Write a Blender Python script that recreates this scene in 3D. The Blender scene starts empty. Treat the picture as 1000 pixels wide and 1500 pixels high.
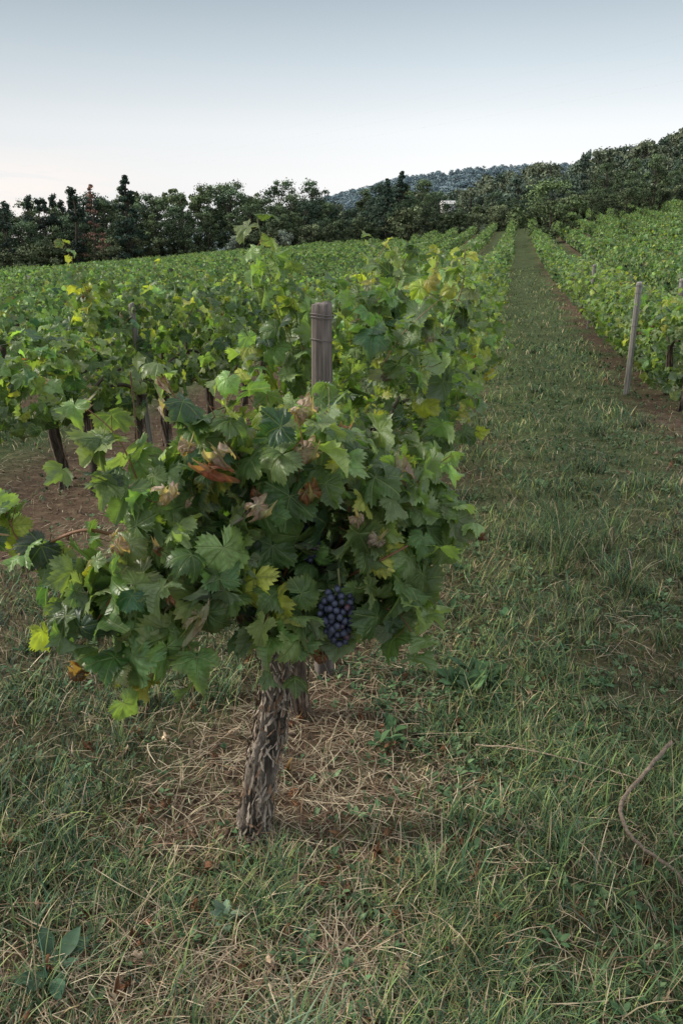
import bpy, bmesh, math, numpy as np
from mathutils import Matrix, Vector
rng=np.random.default_rng(7)
scene=bpy.context.scene
AZ=math.radians(11.74)
D=np.array([math.sin(AZ),math.cos(AZ),0.0]); P=np.array([math.cos(AZ),-math.sin(AZ),0.0])
ROW0=-0.636; SP=2.3
def st(s,t): 
    s=np.asarray(s,float); t=np.asarray(t,float)
    return s*D[0]+t*P[0], s*D[1]+t*P[1]
def tcoord(x,y): return x*P[0]+y*P[1]
def scoord(x,y): return x*D[0]+y*D[1]
# ------------------------------------------------------------ noise / terrain
_g=np.random.default_rng(3).random((256,256))
def vn(x,y):
    x=np.asarray(x,float); y=np.asarray(y,float)
    xi=np.floor(x).astype(int); yi=np.floor(y).astype(int); fx=x-xi; fy=y-yi
    fx=fx*fx*(3-2*fx); fy=fy*fy*(3-2*fy)
    a=_g[xi%256,yi%256]; b=_g[(xi+1)%256,yi%256]; c=_g[xi%256,(yi+1)%256]; d=_g[(xi+1)%256,(yi+1)%256]
    return (a*(1-fx)+b*fx)*(1-fy)+(c*(1-fx)+d*fx)*fy
def fbm(x,y,o=3):
    r=0;a=.5;t=0
    for i in range(o):
        r=r+a*vn(x*2**i+17*i,y*2**i+31*i); t+=a; a*=.5
    return r/t
def sm(a,b,v):
    k=np.clip((v-a)/(b-a),0,1); return k*k*(3-2*k)
def terr(x,y):
    x=np.asarray(x,float); y=np.asarray(y,float)
    f=np.clip((y-12)/96,0,1.25)**1.4
    z=f*np.interp(x,[-43,0,22,43,80],[.3,2.0,3.6,5.0,5.6])
    z=z-.050*np.clip(-x-3,0,60)*sm(4,16,y)+.06*np.clip(x-4.5,0,50)*sm(6,24,y)
    hx=np.interp(x*300/np.maximum(y,60),[-200,-100,0,49,83,128,200],[0,0,1,3.5,10,25,42])
    z=z+sm(125,310,y)*hx*(1-sm(380,700,y)*.7)
    fx=np.interp(x*800/np.maximum(y,200),[-600,-350,-130,-13,65,130,195,260,330,600],[0,8,22,45,53,59,61,56,48,38])
    z=z+sm(420,800,y)*fx
    near=np.exp(-(np.hypot(x,y)/25)**2)
    z=z+near*((fbm(x*2.2,y*2.2)-.5)*.07)
    return z
# ------------------------------------------------------------ mesh helper
def mkmesh(name,V,F,mats,col=None,luv=None,smooth=True,matidx=None):
    me=bpy.data.meshes.new(name)
    V=np.asarray(V,np.float32); F=np.asarray(F,np.int32)
    me.vertices.add(len(V)); me.vertices.foreach_set('co',V.ravel())
    me.loops.add(F.size); me.loops.foreach_set('vertex_index',F.ravel())
    me.polygons.add(len(F)); me.polygons.foreach_set('loop_start',np.arange(0,F.size,F.shape[1],dtype=np.int32))
    if smooth: me.polygons.foreach_set('use_smooth',np.ones(len(F),bool))
    for m in (mats if isinstance(mats,list) else [mats]): me.materials.append(m)
    if matidx is not None: me.polygons.foreach_set('material_index',np.asarray(matidx,np.int32))
    me.update(calc_edges=True)
    if col is not None:
        a=me.attributes.new('col','FLOAT_COLOR','POINT')
        c=np.ones((len(V),4),np.float32); c[:,:3]=np.clip(col,0,1); a.data.foreach_set('color',c.ravel())
    if luv is not None:
        a=me.attributes.new('luv','FLOAT_VECTOR','POINT'); a.data.foreach_set('vector',np.asarray(luv,np.float32).ravel())
    return me
def mkobj(name,me,parent=None,M=None):
    o=bpy.data.objects.new(name,me); scene.collection.objects.link(o)
    if parent: o.parent=parent
    if M is not None: o.matrix_local=M
    return o
def empty(name,loc=(0,0,0)):
    o=bpy.data.objects.new(name,None); scene.collection.objects.link(o); o.location=loc; o.empty_display_size=.2
    return o
class Acc:
    def __init__(s): s.V=[];s.F=[];s.C=[];s.L=[];s.M=[];s.n=0
    def add(s,V,F,C,L=None,m=0):
        V=np.asarray(V,float); F=np.asarray(F,int)
        if len(V)==0: return
        C=np.broadcast_to(np.asarray(C,float),V.shape)
        s.V.append(V); s.F.append(F+s.n); s.C.append(C); s.L.append(np.zeros(V.shape) if L is None else L); s.M.append(np.full(len(F),m)); s.n+=len(V)
    def mesh(s,name,mats,smooth=True):
        return mkmesh(name,np.concatenate(s.V),np.concatenate(s.F),mats,np.concatenate(s.C),np.concatenate(s.L),smooth,np.concatenate(s.M))
def norm(v): return v/np.maximum(np.linalg.norm(v,axis=-1,keepdims=True),1e-9)
def tube(pts,rad,n=8,cap=True):
    pts=np.asarray(pts,float); m=len(pts); rad=np.broadcast_to(np.asarray(rad,float),(m,))
    T=norm(np.gradient(pts,axis=0)); ref=np.array([0,0,1.]) if abs(T[:,2]).mean()<.8 else np.array([1.,0,0])
    A=norm(np.cross(T,ref)); B=np.cross(T,A)
    a=np.linspace(0,2*np.pi,n,endpoint=False)
    V=(pts[:,None]+rad[:,None,None]*(np.cos(a)[None,:,None]*A[:,None]+np.sin(a)[None,:,None]*B[:,None])).reshape(-1,3)
    F=[]
    for i in range(m-1):
        for j in range(n):
            p=i*n+j;q=i*n+(j+1)%n; F+= [(p,q,p+n),(q,q+n,p+n)]
    if cap:
        c0=len(V); V=np.vstack([V,pts[0],pts[-1]])
        for j in range(n): F+=[(c0,(j+1)%n,j),(c0+1,(m-1)*n+j,(m-1)*n+(j+1)%n)]
    return V,np.array(F)
def smoothpath(p,k=6):
    p=np.asarray(p,float); n=len(p); out=[]
    for i in range(n-1):
        p0=p[max(i-1,0)];p1=p[i];p2=p[i+1];p3=p[min(i+2,n-1)]
        for u in np.linspace(0,1,k,endpoint=False):
            out.append(.5*((2*p1)+(-p0+p2)*u+(2*p0-5*p1+4*p2-p3)*u*u+(-p0+3*p1-3*p2+p3)*u**3))
    out.append(p[-1]); return np.array(out)
# ------------------------------------------------------------ materials
def mat(name):
    m=bpy.data.materials.new(name); m.use_nodes=True; nt=m.node_tree; nt.nodes.clear()
    return m,nt,nt.nodes,nt.links
def N(nt,t,**k):
    n=nt.nodes.new(t)
    for a,b in k.items(): setattr(n,a,b)
    return n
def math_(nt,op,a,b=None,clamp=False):
    n=nt.nodes.new('ShaderNodeMath'); n.operation=op; n.use_clamp=clamp
    for i,v in enumerate((a,b)):
        if v is None: continue
        if isinstance(v,(int,float)): n.inputs[i].default_value=v
        else: nt.links.new(v,n.inputs[i])
    return n.outputs[0]
def mix(nt,fac,a,b,bt='MIX'):
    n=nt.nodes.new('ShaderNodeMix'); n.data_type='RGBA'; n.blend_type=bt
    for s,v in ((n.inputs[0],fac),(n.inputs[6],a),(n.inputs[7],b)):
        if isinstance(v,(int,float)): s.default_value=v
        elif isinstance(v,tuple): s.default_value=(*v,1)
        else: nt.links.new(v,s)
    return n.outputs[2]
def noise(nt,scale,detail=4,vec=None,rough=.55):
    n=nt.nodes.new('ShaderNodeTexNoise'); n.inputs['Scale'].default_value=scale; n.inputs['Detail'].default_value=detail; n.inputs['Roughness'].default_value=rough
    if vec is not None: nt.links.new(vec,n.inputs['Vector'])
    return n.outputs['Fac']
def remap(nt,v,a,b,c=0.,d=1.):
    n=nt.nodes.new('ShaderNodeMapRange'); nt.links.new(v,n.inputs[0])
    for i,q in enumerate((a,b,c,d)): n.inputs[i+1].default_value=q
    return n.outputs[0]
def foliage_mat(name,trans=.35,veins=False,rough=.5,back=True,spec=.4,nscale=40,tgain=(1.4,1.65,.7)):
    m,nt,nd,lk=mat(name)
    at=N(nt,'ShaderNodeAttribute',attribute_name='col'); col=at.outputs['Color']
    tc=N(nt,'ShaderNodeTexCoord').outputs['Object']
    nz=noise(nt,nscale,3,tc)
    k=remap(nt,nz,.3,.7,.7,1.3)
    vm=N(nt,'ShaderNodeVectorMath',operation='SCALE'); lk.new(col,vm.inputs[0]); lk.new(k,vm.inputs['Scale']); col=vm.outputs[0]
    height=nz
    if veins:
        lu=N(nt,'ShaderNodeAttribute',attribute_name='luv'); sx=N(nt,'ShaderNodeSeparateXYZ'); lk.new(lu.outputs['Vector'],sx.inputs[0])
        x,y=sx.outputs[0],sx.outputs[1]
        ax=math_(nt,'ABSOLUTE',x)
        a=math_(nt,'ARCTAN2',ax,y)
        r=math_(nt,'SQRT',math_(nt,'ADD',math_(nt,'MULTIPLY',x,x),math_(nt,'MULTIPLY',y,y)))
        c=math_(nt,'ADD',math_(nt,'MULTIPLY',math_(nt,'GREATER_THAN',a,.48),.96),math_(nt,'MULTIPLY',math_(nt,'GREATER_THAN',a,1.45),.99))
        dl=math_(nt,'SUBTRACT',a,c)
        al=math_(nt,'MULTIPLY',r,math_(nt,'COSINE',dl)); pe=math_(nt,'ABSOLUTE',math_(nt,'MULTIPLY',r,math_(nt,'SINE',dl)))
        main=remap(nt,pe,.010,.030,1,0)
        fr=math_(nt,'FRACT',math_(nt,'MULTIPLY',math_(nt,'SUBTRACT',al,math_(nt,'MULTIPLY',pe,.75)),7.5))
        tri=math_(nt,'ABSOLUTE',math_(nt,'SUBTRACT',fr,.5))
        side=remap(nt,tri,.0,.1,.6,0)
        v=math_(nt,'MAXIMUM',main,side)
        vc=mix(nt,.6,col,(.32,.40,.16))
        col=mix(nt,math_(nt,'MULTIPLY',v,.7),col,vc)
        height=math_(nt,'SUBTRACT',math_(nt,'MULTIPLY',nz,.6),math_(nt,'MULTIPLY',v,.8))
    if back:
        g=N(nt,'ShaderNodeNewGeometry')
        pale=mix(nt,.65,col,(.29,.36,.23))
        colf=mix(nt,g.outputs['Backfacing'],col,pale)
    else: colf=col
    bs=N(nt,'ShaderNodeBsdfPrincipled'); lk.new(colf,bs.inputs['Base Color']); bs.inputs['Roughness'].default_value=rough
    bs.inputs['Specular IOR Level'].default_value=spec
    if veins:
        b=N(nt,'ShaderNodeBump'); b.inputs['Strength'].default_value=.7; b.inputs['Distance'].default_value=.005; lk.new(height,b.inputs['Height']); lk.new(b.outputs[0],bs.inputs['Normal'])
    o=N(nt,'ShaderNodeOutputMaterial')
    if trans>0:
        tr=N(nt,'ShaderNodeBsdfTranslucent'); tcx=mix(nt,1.,col,tgain,'MULTIPLY'); lk.new(tcx,tr.inputs['Color'])
        ms=N(nt,'ShaderNodeMixShader'); ms.inputs[0].default_value=trans; lk.new(bs.outputs[0],ms.inputs[1]); lk.new(tr.outputs[0],ms.inputs[2]); lk.new(ms.outputs[0],o.inputs[0])
    else: lk.new(bs.outputs[0],o.inputs[0])
    return m
def solid_attr_mat(name,rough=.85,nscale=(60,60,60),lo=.6,hi=1.4,bump=.5,dist=.004,spec=.25,coat=None):
    m,nt,nd,lk=mat(name)
    at=N(nt,'ShaderNodeAttribute',attribute_name='col')
    tc=N(nt,'ShaderNodeTexCoord').outputs['Object']; mp=N(nt,'ShaderNodeMapping'); lk.new(tc,mp.inputs[0]); mp.inputs['Scale'].default_value=nscale
    nz=noise(nt,1,6,mp.outputs[0],.65)
    k=remap(nt,nz,.3,.7,lo,hi)
    vm=N(nt,'ShaderNodeVectorMath',operation='SCALE'); lk.new(at.outputs['Color'],vm.inputs[0]); lk.new(k,vm.inputs['Scale'])
    bs=N(nt,'ShaderNodeBsdfPrincipled'); lk.new(vm.outputs[0],bs.inputs['Base Color']); bs.inputs['Roughness'].default_value=rough; bs.inputs['Specular IOR Level'].default_value=spec
    b=N(nt,'ShaderNodeBump'); b.inputs['Strength'].default_value=bump; b.inputs['Distance'].default_value=dist; lk.new(nz,b.inputs['Height']); lk.new(b.outputs[0],bs.inputs['Normal'])
    o=N(nt,'ShaderNodeOutputMaterial'); lk.new(bs.outputs[0],o.inputs[0]); return m
M_leaf=foliage_mat('vine_leaf',.38,True,.40,True,.5,35,(1.8,1.9,.6))
M_leaffar=foliage_mat('vine_leaf_distant',.32,False,.55,True,.3,4)
M_grass=foliage_mat('grass_blade',0,False,.6,False,.25,12)
M_tree=foliage_mat('tree_foliage',0,False,.75,False,.2,.6)
M_bark=solid_attr_mat('vine_bark',.9,(110,110,16),.4,1.6,1.,.006)
M_wood=solid_attr_mat('weathered_wood',.85,(150,150,9),.5,1.4,.7,.003)
M_cane=solid_attr_mat('cane',.6,(80,80,80),.8,1.2,.3,.001,.4)
M_tbark=solid_attr_mat('tree_bark',.9,(3,3,3))
m,nt,nd,lk=mat('grape_skin'); M_grape=m
at=N(nt,'ShaderNodeAttribute',attribute_name='col'); tc=N(nt,'ShaderNodeTexCoord').outputs['Object']
nz=noise(nt,70,4,tc); c=mix(nt,remap(nt,nz,.38,.66,0,.75),at.outputs['Color'],(.085,.10,.165))
bs=N(nt,'ShaderNodeBsdfPrincipled'); lk.new(c,bs.inputs['Base Color']); bs.inputs['Roughness'].default_value=.5
o=N(nt,'ShaderNodeOutputMaterial'); lk.new(bs.outputs[0],o.inputs[0])
# ground
m,nt,nd,lk=mat('ground_soil_grass'); M_ground=m
tc=N(nt,'ShaderNodeTexCoord').outputs['Object']
dt=N(nt,'ShaderNodeVectorMath',operation='DOT_PRODUCT'); lk.new(tc,dt.inputs[0]); dt.inputs[1].default_value=tuple(P)
ph=math_(nt,'FRACT',math_(nt,'DIVIDE',math_(nt,'ADD',dt.outputs['Value'],-ROW0+SP/2+SP*60),SP))
dr=math_(nt,'MULTIPLY',math_(nt,'ABSOLUTE',math_(nt,'SUBTRACT',ph,.5)),SP)
big=noise(nt,1.1,5,tc); fine=noise(nt,45,6,tc,.7); mid=noise(nt,9,5,tc)
g=math_(nt,'ADD',dr,math_(nt,'MULTIPLY',math_(nt,'SUBTRACT',big,.5),1.8))
gm=remap(nt,g,.05,.5)
soil=mix(nt,remap(nt,fine,.3,.7),(.055,.034,.024),(.19,.13,.09))
soil=mix(nt,remap(nt,mid,.5,.68,0,.5),soil,(.27,.20,.13))
gr=mix(nt,remap(nt,fine,.3,.7),(.04,.06,.027),(.13,.165,.065)); gr=mix(nt,remap(nt,mid,.45,.7,0,.5),gr,(.22,.21,.10))
sy=N(nt,'ShaderNodeSeparateXYZ'); lk.new(tc,sy.inputs[0])
farm=remap(nt,sy.outputs[1],2.5,7)
# worked bare soil below the next row on the left
bare=math_(nt,'MAXIMUM',remap(nt,math_(nt,'ABSOLUTE',math_(nt,'ADD',dt.outputs['Value'],2.9)),.55,1.15),remap(nt,sy.outputs[1],9,16))
c=mix(nt,math_(nt,'MULTIPLY',math_(nt,'MULTIPLY',gm,bare),math_(nt,'ADD',math_(nt,'MULTIPLY',farm,.6),.4)),soil,gr)
wood=remap(nt,sy.outputs[1],106,118); c=mix(nt,wood,c,(.07,.095,.055))
hill=remap(nt,sy.outputs[1],450,650); c=mix(nt,hill,c,(.19,.255,.28))  # far slope: distance haze painted in as a pale blue base colour
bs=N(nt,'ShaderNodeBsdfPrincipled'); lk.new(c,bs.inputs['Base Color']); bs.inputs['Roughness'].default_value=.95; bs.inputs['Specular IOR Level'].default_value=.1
b=N(nt,'ShaderNodeBump'); b.inputs['Strength'].default_value=.8; b.inputs['Distance'].default_value=.02; lk.new(fine,b.inputs['Height']); lk.new(b.outputs[0],bs.inputs['Normal'])
o=N(nt,'ShaderNodeOutputMaterial'); lk.new(bs.outputs[0],o.inputs[0])
# ------------------------------------------------------------ ground mesh
def spaced(n,k):
    u=np.linspace(-1,1,n); return np.sinh(u*k)/np.sinh(k)
xs=spaced(420,6.)*1200
u=np.linspace(0,1,460); ys=-6+np.sinh(u*6.3)/np.sinh(6.3)*1700
X,Y=np.meshgrid(xs,ys); Z=terr(X,Y)
V=np.stack([X,Y,Z],-1).reshape(-1,3); nx=len(xs); ny=len(ys)
i=np.arange(nx-1)[None]+nx*np.arange(ny-1)[:,None]; i=i.ravel()
F=np.concatenate([np.stack([i,i+1,i+nx+1],1),np.stack([i,i+nx+1,i+nx],1)])
mkobj('ground',mkmesh('ground',V,F,M_ground))
# ------------------------------------------------------------ leaf templates
def leaf_t(nt_,rings,rg,curl,fold,wav,teeth=.035):
    th=np.radians(np.linspace(-166,166,nt_)); a=np.abs(np.degrees(th))
    R=np.interp(a,[0,7,16,29,42,53,60,72,88,100,112,122,140,155,166],[1,.92,.83,.71,.78,.87,.84,.76,.62,.65,.70,.67,.58,.48,.36])
    R=R*(1+rg.normal(0,.022,nt_))
    tt=teeth*np.where(np.arange(nt_)%2==0,1.25,-.85)*rg.uniform(.6,1.3,nt_)
    V=[[0,0,0]];rf=[0]
    for q in rings:
        rr=R*q*(1+(tt/R if q==1 else 0))
        for r_,t_ in zip(rr,th): V.append([r_*math.sin(t_),r_*math.cos(t_),0])
        rf+= [q]*nt_
    V=np.array(V,float); L=V.copy(); r=np.hypot(V[:,0],V[:,1]); ang=np.arctan2(V[:,0],V[:,1])
    ph=rg.uniform(0,6.3,3)
    z=fold*np.abs(V[:,0])*(.5+.5*np.cos(ang))+wav*r**2*np.sin(3*ang+ph[0])+wav*.8*r**3*np.sin(7*ang+ph[1])+wav*.25*r*np.sin(11*ang+r*9+ph[2])
    z+= .05*np.sin(np.clip(np.abs(ang)/1.0,0,2)*np.pi)**2*r
    cu=curl*(1+.3*np.sin(ang+ph[2])); cu=np.where(np.abs(cu)<1e-3,1e-3,cu)
    k=np.sin(cu*r)/(cu*np.maximum(r,1e-6)); V[:,0]*=k; V[:,1]*=k; z=z+(np.cos(cu*r)-1)/cu
    V[:,2]=z
    F=[]
    for j in range(nt_-1): F.append((0,2+j,1+j))
    for k_ in range(len(rings)-1):
        o=1+k_*nt_
        for j in range(nt_-1): p=o+j; F+=[(p,p+1,p+nt_),(p+1,p+nt_+1,p+nt_)]
    F=np.array(F)
    nn=np.cross(L[F[:,1]]-L[F[:,0]],L[F[:,2]]-L[F[:,0]])[:,2]
    if nn.sum()<0: F=F[:,::-1]
    return V,F,L,np.array(rf,float)
rg=np.random.default_rng(11)
def variants(nt_,rings,teeth=.035):
    out=[leaf_t(nt_,rings,rg,rg.uniform(.1,1.5),rg.uniform(-.1,.7),rg.uniform(.12,.34),teeth) for _ in range(9)]
    out+=[leaf_t(nt_,rings,rg,rg.uniform(2.8,4.0),rg.uniform(.8,1.4),.8,teeth) for _ in range(3)]
    return out
HD=variants(63,[.3,.6,.85,1.],.06); MD=variants(27,[.5,1.],.05); LD=variants(13,[1.],.0); XD=variants(7,[1.],0)
G=dict(green=(.088,.158,.052),dark=(.042,.092,.047),light=(.185,.27,.105),yel=(.33,.36,.07),pink=(.46,.34,.29),brown=(.24,.10,.05))
def leafcols(n,rg,mature=.55,light=.22,yel=.04,pink=.02,brown=.02):
    dark=max(0,1-mature-light-yel-pink-brown)
    k=rg.choice(6,n,p=[mature,dark,light,yel,pink,brown]); c=np.array([G[q] for q in ('green','dark','light','yel','pink','brown')])[k]
    c=c*np.exp(rg.normal(0,.22,(n,1)))*np.exp(rg.normal(0,.07,(n,3)))
    return c,k
def place_leaves(acc,tmpl,pos,nrm,tip,size,cols,kind,rg,m=0,edge=.35):
    n=len(pos)
    if n==0: return
    nrm=norm(nrm); tip=norm(tip-(tip*nrm).sum(1,keepdims=True)*nrm); xx=np.cross(tip,nrm)
    vi=rg.integers(0,9,n); dry=(kind>=4); vi=np.where(dry|(rg.random(n)<.02),rg.integers(9,12,n),vi)
    size=np.where(dry,size*.8,size)
    ew=rg.random(n)**3*edge; ecol=np.where(rg.random((n,1))<.6,np.array([[.30,.30,.07]]),np.array([[.24,.12,.06]]))
    for q in range(12):
        I=np.where(vi==q)[0]
        if len(I)==0: continue
        V,F,L,rf=tmpl[q]
        S=size[I][:,None,None]
        asp=rg.uniform(.85,1.1,len(I))[:,None,None]
        W=pos[I][:,None]+S*(V[None,:,0:1]*asp*xx[I][:,None]+V[None,:,1:2]*tip[I][:,None]+V[None,:,2:3]*nrm[I][:,None])
        w=(rf[None,:,None]**4)*ew[I][:,None,None]
        C=cols[I][:,None]*(1-w)+ecol[I][:,None]*w
        nv=len(V); FF=(F[None]+nv*np.arange(len(I))[:,None,None]).reshape(-1,3)
        acc.add(W.reshape(-1,3),FF,C.reshape(-1,3),np.tile(L,(len(I),1)),m)
def petioles(acc,pos,back,length,rg,m=1):
    n=len(pos)
    if n==0: return
    end=pos+back*length[:,None]; mid=(pos+end)/2+np.array([0,0,-.008])
    a=np.array([[1,0,0],[-.5,0,.87],[-.5,0,-.87]])*.0013
    V=np.stack([pos[:,None]+a,mid[:,None]+a,end[:,None]+a],1).reshape(-1,3)
    f=[]
    for i in range(2):
        for j in range(3): p=i*3+j;q=i*3+(j+1)%3; f+=[(p,q,p+3),(q,q+3,p+3)]
    f=np.array(f); FF=(f[None]+9*np.arange(n)[:,None,None]).reshape(-1,3)
    acc.add(V,FF,np.repeat(np.where(rg.random((n,1))<.4,[[.2,.09,.05]],[[.2,.22,.08]]),9,0),None,m)
UP=np.array([0,0,1.])
def clump(acc,tmpl,c,r,n,rg,size=(.07,.105),reject=None,pet=True,colk={},centre=None,upb=.35):
    c=np.array(c,float); r=np.array(r,float)
    d=norm(rg.normal(size=(n,3))); pos=c+d*r*(rg.random((n,1))**.45)
    if reject is not None:
        k=~reject(pos); pos=pos[k]; d=d[k]; n=len(pos)
    out=norm(d*r)
    if centre is not None: out=norm(out+.8*norm(pos-np.array(centre)))
    nrm=norm(out*.6+UP*upb+rg.normal(0,.6,(n,3)))
    tip=norm(-UP*.8+out*.35+rg.normal(0,.5,(n,3)))
    sz=rg.uniform(*size,n)*np.where(rg.random(n)<.25,.6,1)
    cols,k=leafcols(n,rg,**colk)
    place_leaves(acc,tmpl,pos,nrm,tip,sz,cols,k,rg)
    if pet: petioles(acc,pos,norm(-out+rg.normal(0,.3,(n,3))),rg.uniform(.04,.09,n),rg)
def shoot(acc,tmpl,p0,p1,n,rg,size=.07,bend=.08,r=.003,colk=dict(mature=.27,light=.5,yel=.15,pink=.01,brown=.01),small=.45):
    p0=np.array(p0,float);p1=np.array(p1,float)
    mid=(p0+p1)/2+rg.normal(0,bend,3)*np.linalg.norm(p1-p0)
    pts=smoothpath([p0,mid,p1],6)
    Vt,Ft=tube(pts,np.linspace(r,r*.4,len(pts)),5); acc.add(Vt,Ft,(.2,.12,.06) if rg.random()<.5 else (.18,.2,.08),None,1)
    f=np.linspace(.12,1,n); idx=(f*(len(pts)-1)).astype(int); base=pts[idx]
    axis=norm(p1-p0); side=norm(np.cross(axis,rg.normal(size=3)))
    sgn=np.where(np.arange(n)%2==0,1,-1)[:,None]
    out=norm(side*sgn+rg.normal(0,.4,(n,3)))
    sz=size*(1-(1-small)*f**2); pl=sz*.7
    pos=base+out*pl[:,None]
    nrm=norm(out*.5+UP*.6+rg.normal(0,.4,(n,3))); tip=norm(out*.8-UP*.5+rg.normal(0,.3,(n,3)))
    cols,k=leafcols(n,rg,**colk); place_leaves(acc,tmpl,pos,nrm,tip,sz,cols,k,rg); petioles(acc,pos,-out,pl,rg)
def canopy(acc,tmpl,s0,s1,tc_,hw,zlo,zhi,perm,rg,size=(.06,.095),shoots=1.6,ground=True,reject=None,colk={},pet=False,local=False,wave=.35,shl=(.25,.5)):
    n=int((s1-s0)*perm); s=rg.uniform(s0,s1,n); ph=rg.uniform(0,2*np.pi,n); rho=np.sqrt(rg.uniform(.25,1,n))
    so=rg.uniform(0,200)
    hwv=hw*(1-wave+2*wave*vn(s*1.6+so,s*0+5)); top=1-wave*.6+wave*1.2*vn(s*1.9+so,s*0+9)
    zc=(zlo+zhi)/2; hh=(zhi-zlo)/2
    t=tc_+hwv*rho*np.cos(ph); z=zc+hh*rho*np.sin(ph)*np.where(np.sin(ph)>0,top,1-.3*vn(s*2.3+so,s*0+2))
    def W(s,t,z):
        if local: return np.stack([t,s,z],-1)
        x,y=st(s,t); g=terr(x,y) if ground else 0
        return np.stack([x,y,z+g],-1)
    pos=W(s,t,z)
    PP=np.array([1,0,0.]) if local else P; DD=np.array([0,1,0.]) if local else D
    out=norm(np.cos(ph)[:,None]*PP/hw*.4+np.sin(ph)[:,None]*UP/hh*.4+rg.normal(0,.3,n)[:,None]*DD)
    zz=z
    if reject is not None:
        k=~reject(pos); pos=pos[k]; out=out[k]; zz=z[k]; n=len(pos)
    nrm=norm(out*.7+UP*.35+rg.normal(0,.55,(n,3))); tip=norm(-UP*.8+out*.3+rg.normal(0,.5,(n,3)))
    cols,k=leafcols(n,rg,**colk)
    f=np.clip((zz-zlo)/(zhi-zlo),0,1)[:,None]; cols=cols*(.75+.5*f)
    place_leaves(acc,tmpl,pos,nrm,tip,rg.uniform(*size,n),cols,k,rg)
    if pet: petioles(acc,pos,norm(-out+rg.normal(0,.3,(n,3))),rg.uniform(.04,.08,n),rg)
    for _ in range(int((s1-s0)*shoots)):
        ss=rg.uniform(s0,s1); a=rg.uniform(.15,2.9); 
        p0=W(ss,tc_+hw*.5*math.cos(a),zc+hh*.6*math.sin(a)); L=rg.uniform(*shl)
        p1=p0+L*(PP*math.cos(a)*.8+UP*math.sin(a)*.8+DD*rg.normal(0,.3))
        if reject is not None and (reject(p1[None])[0] or reject(((p0+p1)/2)[None])[0]): continue
        shoot(acc,tmpl,p0,p1,7,rg,size=np.mean(size)*1.0)
def trunk(acc,path,r0,r1,rg,nseg=40,k=14,ridge=1.,flakes=0,m=2,col=(.18,.15,.125),fw=(.003,.007),fl_=.012):
    pts=smoothpath(path,k); n=len(pts); L=np.linspace(0,1,n); rad=r0+(r1-r0)*L
    rad=rad*(1+.10*np.sin(L*9+rg.uniform(0,6)))+r0*.45*np.exp(-L*14)+ r1*.35*np.exp(-(1-L)*10)
    T=norm(np.gradient(pts,axis=0)); A=norm(np.cross(T,np.array([0,1.,.1]))); B=np.cross(T,A)
    a=np.linspace(0,2*np.pi,nseg,endpoint=False); aa,LL=np.meshgrid(a,L); f=np.ones_like(aa)
    for kk,am in ((2,.10),(3,.09),(5,.07),(8,.05),(13,.045),(19,.03)):
        f+=ridge*am*(1-2*np.abs(np.sin(kk*aa/2+rg.uniform(0,6)+LL*rg.uniform(-5,5)+.8*np.sin(LL*rg.uniform(8,25)+rg.uniform(0,6)))))
    f+=rg.normal(0,.02*ridge,f.shape)
    R=rad[:,None]*f
    V=(pts[:,None]+R[...,None]*(np.cos(aa)[...,None]*A[:,None]+np.sin(aa)[...,None]*B[:,None])).reshape(-1,3)
    F=[]
    for i in range(n-1):
        for j in range(nseg):
            p=i*nseg+j;q=i*nseg+(j+1)%nseg; F+=[(p,q,p+nseg),(q,q+nseg,p+nseg)]
    C=np.array(col)*(.45+.9*np.clip((f-.8)/.4,0,1))[...,None]; C=C.reshape(-1,3)*np.exp(rg.normal(0,.08,(len(V),1)))
    acc.add(V,np.array(F),C,None,m)
    for _ in range(flakes):
        i0=rg.integers(0,n-6); ln=rg.integers(3,9); i1=min(n-1,i0+ln); aj=rg.uniform(0,2*np.pi); w=rg.uniform(*fw)
        ii=np.linspace(i0,i1,5); fl=rg.uniform(.0,fl_); endw=np.array([.4,1,1,.8,.3])*rg.uniform(.6,1.3,5); sgn=rg.random()<.6
        rows=[]
        tw=rg.normal(0,.25)
        for q,iq in enumerate(ii):
            i_=int(iq); a_=aj+tw*q/4; rr=rad[i_]*1.10+.001+fl*((4-q)/4 if sgn else q/4)**2
            cdir=math.cos(a_)*A[i_]+math.sin(a_)*B[i_]; tdir=-math.sin(a_)*A[i_]+math.cos(a_)*B[i_]
            cc=pts[i_]+cdir*rr; rows+=[cc-tdir*w*endw[q],cc+tdir*w*endw[q]+cdir*.001]
        ff=[]
        for q in range(4): p=2*q; ff+=[(p,p+1,p+2),(p+1,p+3,p+2)]
        c=np.array(col)*1.9*rg.uniform(.35,1.25) if rg.random()<.8 else np.array([.2,.125,.085])*rg.uniform(.6,1.3)
        acc.add(np.array(rows),np.array(ff),c,None,m)
VM=[M_leaf,M_cane,M_bark]
bm=bmesh.new(); bmesh.ops.create_icosphere(bm,subdivisions=2,radius=1.); bv=np.array([v.co[:] for v in bm.verts]); bf=np.array([[v.index for v in f.verts] for f in bm.faces]); bm.free()
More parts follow.
